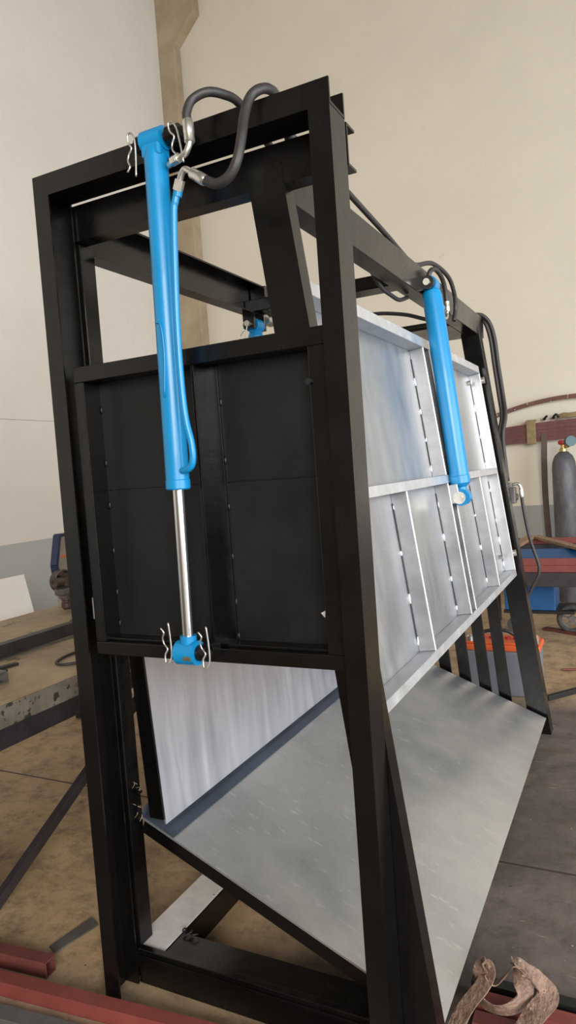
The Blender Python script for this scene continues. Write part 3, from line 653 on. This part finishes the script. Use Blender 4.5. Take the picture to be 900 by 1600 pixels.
# foreground right: tubes and the lifting sling
tag(sq_tube((-.47, 1.808, 0), (.55, 1.822, 0), .045, .045).build('steel_tube', RED), 'red steel tube on the floor under the brown sling', 'tube')
tag(sq_tube((-.47, 1.872, 0), (.55, 1.876, 0), .034, .045).build('steel_tube', DARK), 'black steel tube on the floor behind the red tube and sling', 'tube')
tag(sq_tube((-.44, 1.74, 0), (.55, 1.752, 0), .045, .04).build('steel_tube', REDDULL), 'darker red tube nearest the camera beneath the sling', 'tube')
sg = thing('lifting_sling', (-.36, 1.78, .05), 'crumpled brown webbing sling lying in loops over the red tube', 'sling')
up, sd_ = (0, 0, 1), (.5, .8, .2)
b = MB().ribbon([(-.468, 1.640, .058), (-.462, 1.69, .068), (-.445, 1.73, .085), (-.422, 1.765, .104), (-.408, 1.792, .128), (-.418, 1.806, .140), (-.430, 1.792, .120), (-.408, 1.790, .100), (-.388, 1.818, .094), (-.366, 1.872, .092)],
              [(.9, -.4, .12), (.9, -.45, .1), (.85, -.5, .1), (.85, -.5, .1), (.85, -.5, .1), (.85, -.5, .1), (.85, -.5, .1), (.8, -.5, .3), (.6, -.4, .6), (.25, -.2, .5)], .046, .003, 10)
b.build('webbing', STRAP, sg)
b = MB().ribbon([(-.432, 1.768, .075), (-.408, 1.748, .074), (-.378, 1.738, .075), (-.348, 1.750, .078), (-.322, 1.778, .086), (-.316, 1.796, .108), (-.330, 1.806, .142), (-.346, 1.812, .160)],
              [(.25, -.45, .85), (.15, -.5, .85), (0, -.5, .85), (-.2, -.5, .85), (-.35, -.35, .85), (-.7, -.1, .7), (-.8, .4, .4), (-.7, .7, .1)], .050, .003, 10)
b.build('webbing', STRAP, sg)
b = MB().ribbon([(-.348, 1.812, .162), (-.330, 1.816, .158), (-.306, 1.823, .138), (-.282, 1.830, .114), (-.262, 1.822, .098), (-.262, 1.796, .092), (-.276, 1.766, .088), (-.294, 1.730, .078), (-.315, 1.68, .058)],
              [(.1, .9, -.2), (.2, .85, -.3), (.3, .8, -.4), (.6, .6, -.4), (.9, 0, -.35), (.9, -.4, -.15), (.9, -.4, -.1), (.9, -.4, 0), (.9, -.4, 0)], .054, .003, 10)
b.build('webbing', STRAP, sg)

# ------------------------------------------------------------------ behind the machine
bt = thing('battery', (-.82, 4.52, 0), 'grey battery box with orange top on the floor behind the slatted end', 'battery')
MB().box((-1.045, 4.40, 0), (-.585, 4.62, .285), .012).build('casing', BATGREY, bt)
MB().box((-1.05, 4.395, .285), (-.575, 4.625, .325), .01).box((-1.04, 4.405, .325), (-.60, 4.615, .340), .006).build('lid', ORANGE, bt)
MB().lathe((-.605, 4.425, .338), (0, 0, 1), [(0, 0), (.026, 0), (.026, .028), (.022, .032), (.022, .05), (.012, .056), (0, .056)], 18).build('terminal', ZINC, bt)
MB().lathe((-1.0, 4.43, .338), (0, 0, 1), [(0, 0), (.022, 0), (.022, .03), (.012, .04), (0, .04)], 18).build('terminal', ZINC, bt)
vc = MB()
for i in range(6): vc.cyl((-.93 + .05 * i, 4.51, .338), (-.93 + .05 * i, 4.51, .352), .016, n=14)
vc.build('vent_caps', REDCAP, bt)
MB().tube([(-.99, 4.43, .36), (-.90, 4.45, .40), (-.78, 4.44, .41), (-.70, 4.46, .365), (-.66, 4.5, .36)], .012, 10, 6).build('cable', RUBBER, bt)
tag(MB().bar((-.545, 4.38, .015), (-.05, 5.00, .015), .03, .03).build('steel_bar', DARK), 'black bar lying on the floor right of the rear leg', 'bar')
tag(MB().cyl((-.515, 5.02, .009), (.3, 5.22, .009), .008, n=10).build('red_rod', RED), 'thin red rod lying on the floor at right', 'rod')
tag(MB().bar((-.76, 6.19, .012), (.3, 5.62, .012), .06, .022).build('flat_bar', REDDULL), 'dark red flat bar on the floor below the blue cabinet', 'bar')
# trestle table with red sections at the back
rt = thing('trestle_table', (-.3, 6.0, 0), 'low dark steel table carrying red steel sections near the back wall', 'table')
MB().box((-1.25, 5.52, .49), (1.0, 5.60, .598), .004).build('rail', DARKST, rt)
MB().box((-1.25, 6.46, .55), (1.0, 6.54, .70), .004).build('rail', DARKST, rt)
for x in (-1.2, .95):
    for y in (5.56, 6.50): MB().box((x - .03, y - .03, 0), (x + .03, y + .03, .50 if y < 6 else .56), .003).build('leg', DARKST, rt)
    MB().box((x - .03, 5.60, .50), (x + .03, 6.46, .56), .003).build('end_rail', DARKST, rt)
def redchan(y, z, lab, x0=-1.3, x1=.9, h=.05):
    m = MB().prism([(0, 0), (.05, 0), (.05, .005), (.005, .005), (.005, h - .005), (.05, h - .005), (.05, h), (0, h)], (x0, y, z), (0, 1, 0), (0, 0, 1), (1, 0, 0), x1 - x0)
    return tag(m.build('red_channel', RED), lab, 'channel', 'red channels on the trestle table')
redchan(5.54, .6, 'lower of two red channels stacked along the front of the low table')
redchan(5.54, .652, 'upper of two red channels stacked along the front of the low table')
redchan(6.47, .702, 'red channel lying alone along the back of the low table')
tag(MB().bar((-1.02, 5.60, .715), (-.87, 6.47, .768), .085, .025).build('timber_batten', WOOD), 'short brown batten leaning across the red channels beside the worn hose', 'batten', 'battens on the red channels')
tag(MB().bar((-.83, 6.47, .768), (-.20, 5.56, .715), .075, .022).build('timber_batten', WOOD), 'long pale batten crossing the red channels toward the right', 'batten', 'battens on the red channels')
tag(MB().box((-1.15, 5.80, .562), (-.35, 6.2, .68), .02).prism([(5.84, .68), (6.16, .68), (6.0, .72)], (-1.1, 0, 0), (0, 1, 0), (0, 0, 1), (1, 0, 0), .7).build('blue_case', BLUECAB), 'low blue case lying between the red channels on the low table', 'case')
bc = thing('blue_cabinet', (-.75, 6.2, 0), 'blue wheeled metal cabinet under the low table at right', 'cabinet')
MB().box((-1.05, 6.02, .20), (-.645, 6.36, .475), .008).build('body', BLUECAB, bc)
MB().box((-1.03, 6.015, .43), (-.86, 6.022, .455)).build('label_strip', REDCAP, bc)
MB().box((-1.06, 6.01, .175), (-.50, 6.37, .20), .004).build('tray', DARK, bc)
wc_ = V((-.53, 6.09, .122))
MB().tube([wc_ + V((.098 * math.cos(a), 0, .098 * math.sin(a))) for a in [i * PI / 10 for i in range(20)]], .022, 12, 3, closed=True).build('tyre', TYRE, bc)
wh = MB().cyl(wc_ + V((0, -.02, 0)), wc_ + V((0, .02, 0)), .028, n=18)
for i in range(5):
    a = i * 2 * PI / 5 + .3; wh.bar(wc_, wc_ + V((.085 * math.cos(a), 0, .085 * math.sin(a))), .016, .012, up=(0, 1, 0))
wh.tube([wc_ + V((.08 * math.cos(a), 0, .08 * math.sin(a))) for a in [i * PI / 10 for i in range(20)]], .008, 8, 3, closed=True)
wh.build('wheel_hub', GREYST, bc)
for x in (-1.0,): MB().cyl((x, 6.1, .055), (x, 6.15, .055), .055, n=20).box((x - .02, 6.1, .09), (x + .02, 6.15, .18)).build('caster', TYRE, bc)
# gas cylinder
gc = thing('gas_cylinder', (-.655, 7.45, 0), 'tall scuffed grey gas cylinder with red valve cap against the back wall', 'gas cylinder')
MB().lathe((-.655, 7.45, 0), (0, 0, 1), [(0, 0), (.108, 0), (.115, .015), (.115, 1.33), (.108, 1.40), (.085, 1.46), (.05, 1.495), (.035, 1.505), (0, 1.505)], 32).build('body', GASGREY, gc)
MB().lathe((-.655, 7.45, 1.50), (0, 0, 1), [(0, 0), (.036, 0), (.036, .03), (.022, .036), (.022, .07), (0, .07)], 18).cyl((-.655, 7.45, 1.55), (-.60, 7.40, 1.55), .014, n=12).build('valve', BRASS, gc)
MB().lathe((-.655, 7.45, 1.57), (0, 0, 1), [(0, 0), (.03, 0), (.046, .012), (.046, .035), (.03, .045), (0, .045)], 18).build('handwheel', REDCAP, gc)
MB().cyl((-.59, 7.41, 1.60), (-.57, 7.36, 1.60), .052, n=20).cyl((-.60, 7.40, 1.545), (-.585, 7.40, 1.60), .012, n=10).build('gauge', TEAL, gc)
tag(MB().ribbon([(-.86, 7.78, 1.72), (-.865, 7.76, 1.6), (-.875, 7.77, 1.4), (-.88, 7.78, 1.1), (-.875, 7.79, .8), (-.86, 7.78, .45), (-.85, 7.72, .2)], [(1, .2, 0)] * 7, .06, .012).build('hanging_strap', BROWNSTRAP), 'dark brown strap hanging down the back wall beside the gas cylinder', 'strap')
# maroon strips on the back wall
def arc(z_mid, z_end, x):  # gentle arch, highest at x=-.45
    return z_mid - (z_mid - z_end) * ((x + .45) / .85) ** 2
NS = ['topmost', 'second from the top', 'middle', 'second from the bottom', 'lowest']
for i in range(5):
    zc = 1.815 - .041 * i
    pts = [(x, 7.78 - .004 * (i % 2), arc(zc, zc - .035 + .004 * i, x)) for x in [-2.0 + .2 * k for k in range(16)]]
    m = MB().ribbon(pts, [(0, .0, 1)] * 16, .037, .012, 3)
    tag(m.build('wall_strip', MAROON), NS[i] + ' of the five maroon steel strips bundled on the back wall', 'strip', 'maroon strips bundled on the wall')
m = MB().ribbon([(x, 7.80, 2.065 - .105 * ((x + .55) / .72) ** 2) for x in [-2.0 + .2 * k for k in range(16)]], [(0, 0, 1)] * 16, .045, .012, 3)
tag(m.build('bent_strip', RUSTY), 'single rusty bent strip arching above the maroon bundle on the back wall', 'strip')
bd = MB().box((-1.035, 7.745, 1.60), (-.94, 7.768, 1.855), .008).box((-1.035, 7.745, 1.845), (-.94, 7.86, 1.858), .004)
tag(bd.build('binding_band', RAG), 'tan band tied around the maroon strips', 'band')
pg = MB()
pg.tube([(-.86, 7.90, 1.86), (-.86, 7.80, 1.855), (-.84, 7.75, 1.868), (-.82, 7.74, 1.885)], .012, 10, 6).tube([(-.77, 7.90, 1.865), (-.77, 7.80, 1.86), (-.75, 7.75, 1.88), (-.73, 7.74, 1.89), (-.71, 7.76, 1.86)], .012, 10, 6)
tag(pg.build('wall_hook', DARK), 'black iron hooks above the bundle of maroon strips', 'hook')
tag(MB().ribbon([(-.72, 7.79, 1.862), (-.66, 7.78, 1.878), (-.60, 7.77, 1.872), (-.52, 7.78, 1.878), (-.46, 7.79, 1.862)], [(0, .3, 1)] * 5, .05, .012).build('tan_rag', RAG), 'tan rag lying on top of the maroon strips at right', 'rag')

# ------------------------------------------------------------------ light
def area(name, loc, target, sx, sy, power, col):
    l = bpy.data.lights.new(name, 'AREA'); l.shape = 'RECTANGLE'; l.size = sx; l.size_y = sy; l.energy = power; l.color = col
    o = bpy.data.objects.new(name, l); COL.objects.link(o); o.location = loc
    o.rotation_euler = (V(target) - V(loc)).to_track_quat('-Z', 'Y').to_euler(); return o
area('doorway_daylight', (5.95, 1.2, 2.0), (-1.0, 2.6, 1.0), 7.5, 3.8, 600, (.87, .94, 1.0))
area('front_daylight_fill', (3.5, -4.98, 3.2), (-2.6, 2.6, .2), 4, 3, 720, (1.0, .95, .86))  # added area light for daylight from behind; the window it fills is made up
w = bpy.data.worlds.new('World'); S.world = w; w.use_nodes = True
bg = w.node_tree.nodes['Background']; bg.inputs[0].default_value = (.72, .84, 1, 1); bg.inputs[1].default_value = .9

# ------------------------------------------------------------------ camera
cam = bpy.data.cameras.new('camera'); co = bpy.data.objects.new('camera', cam); COL.objects.link(co)
r_ = V((0.89210208, 0.44611744, -0.07164564)); u_ = V((0.03805483, 0.08381797, 0.99575418)); f_ = V((-0.4502285, 0.89104084, -0.05779726))
co.matrix_world = M(((r_.x, u_.x, -f_.x, 0), (r_.y, u_.y, -f_.y, 0), (r_.z, u_.z, -f_.z, 1.5), (0, 0, 0, 1)))
cam.sensor_fit = 'VERTICAL'; cam.sensor_height = 36; cam.lens = 1088.5 / 1600 * 36
cam.clip_start = .05
S.camera = co
S.view_settings.view_transform = 'Standard'; S.view_settings.look = 'None'; S.view_settings.gamma = 1
S.view_settings.exposure = 0.0; S.view_settings.use_curve_mapping = False
S.cycles.use_denoising = True
S.cycles.max_bounces = 8; S.cycles.diffuse_bounces = 5; S.cycles.glossy_bounces = 5
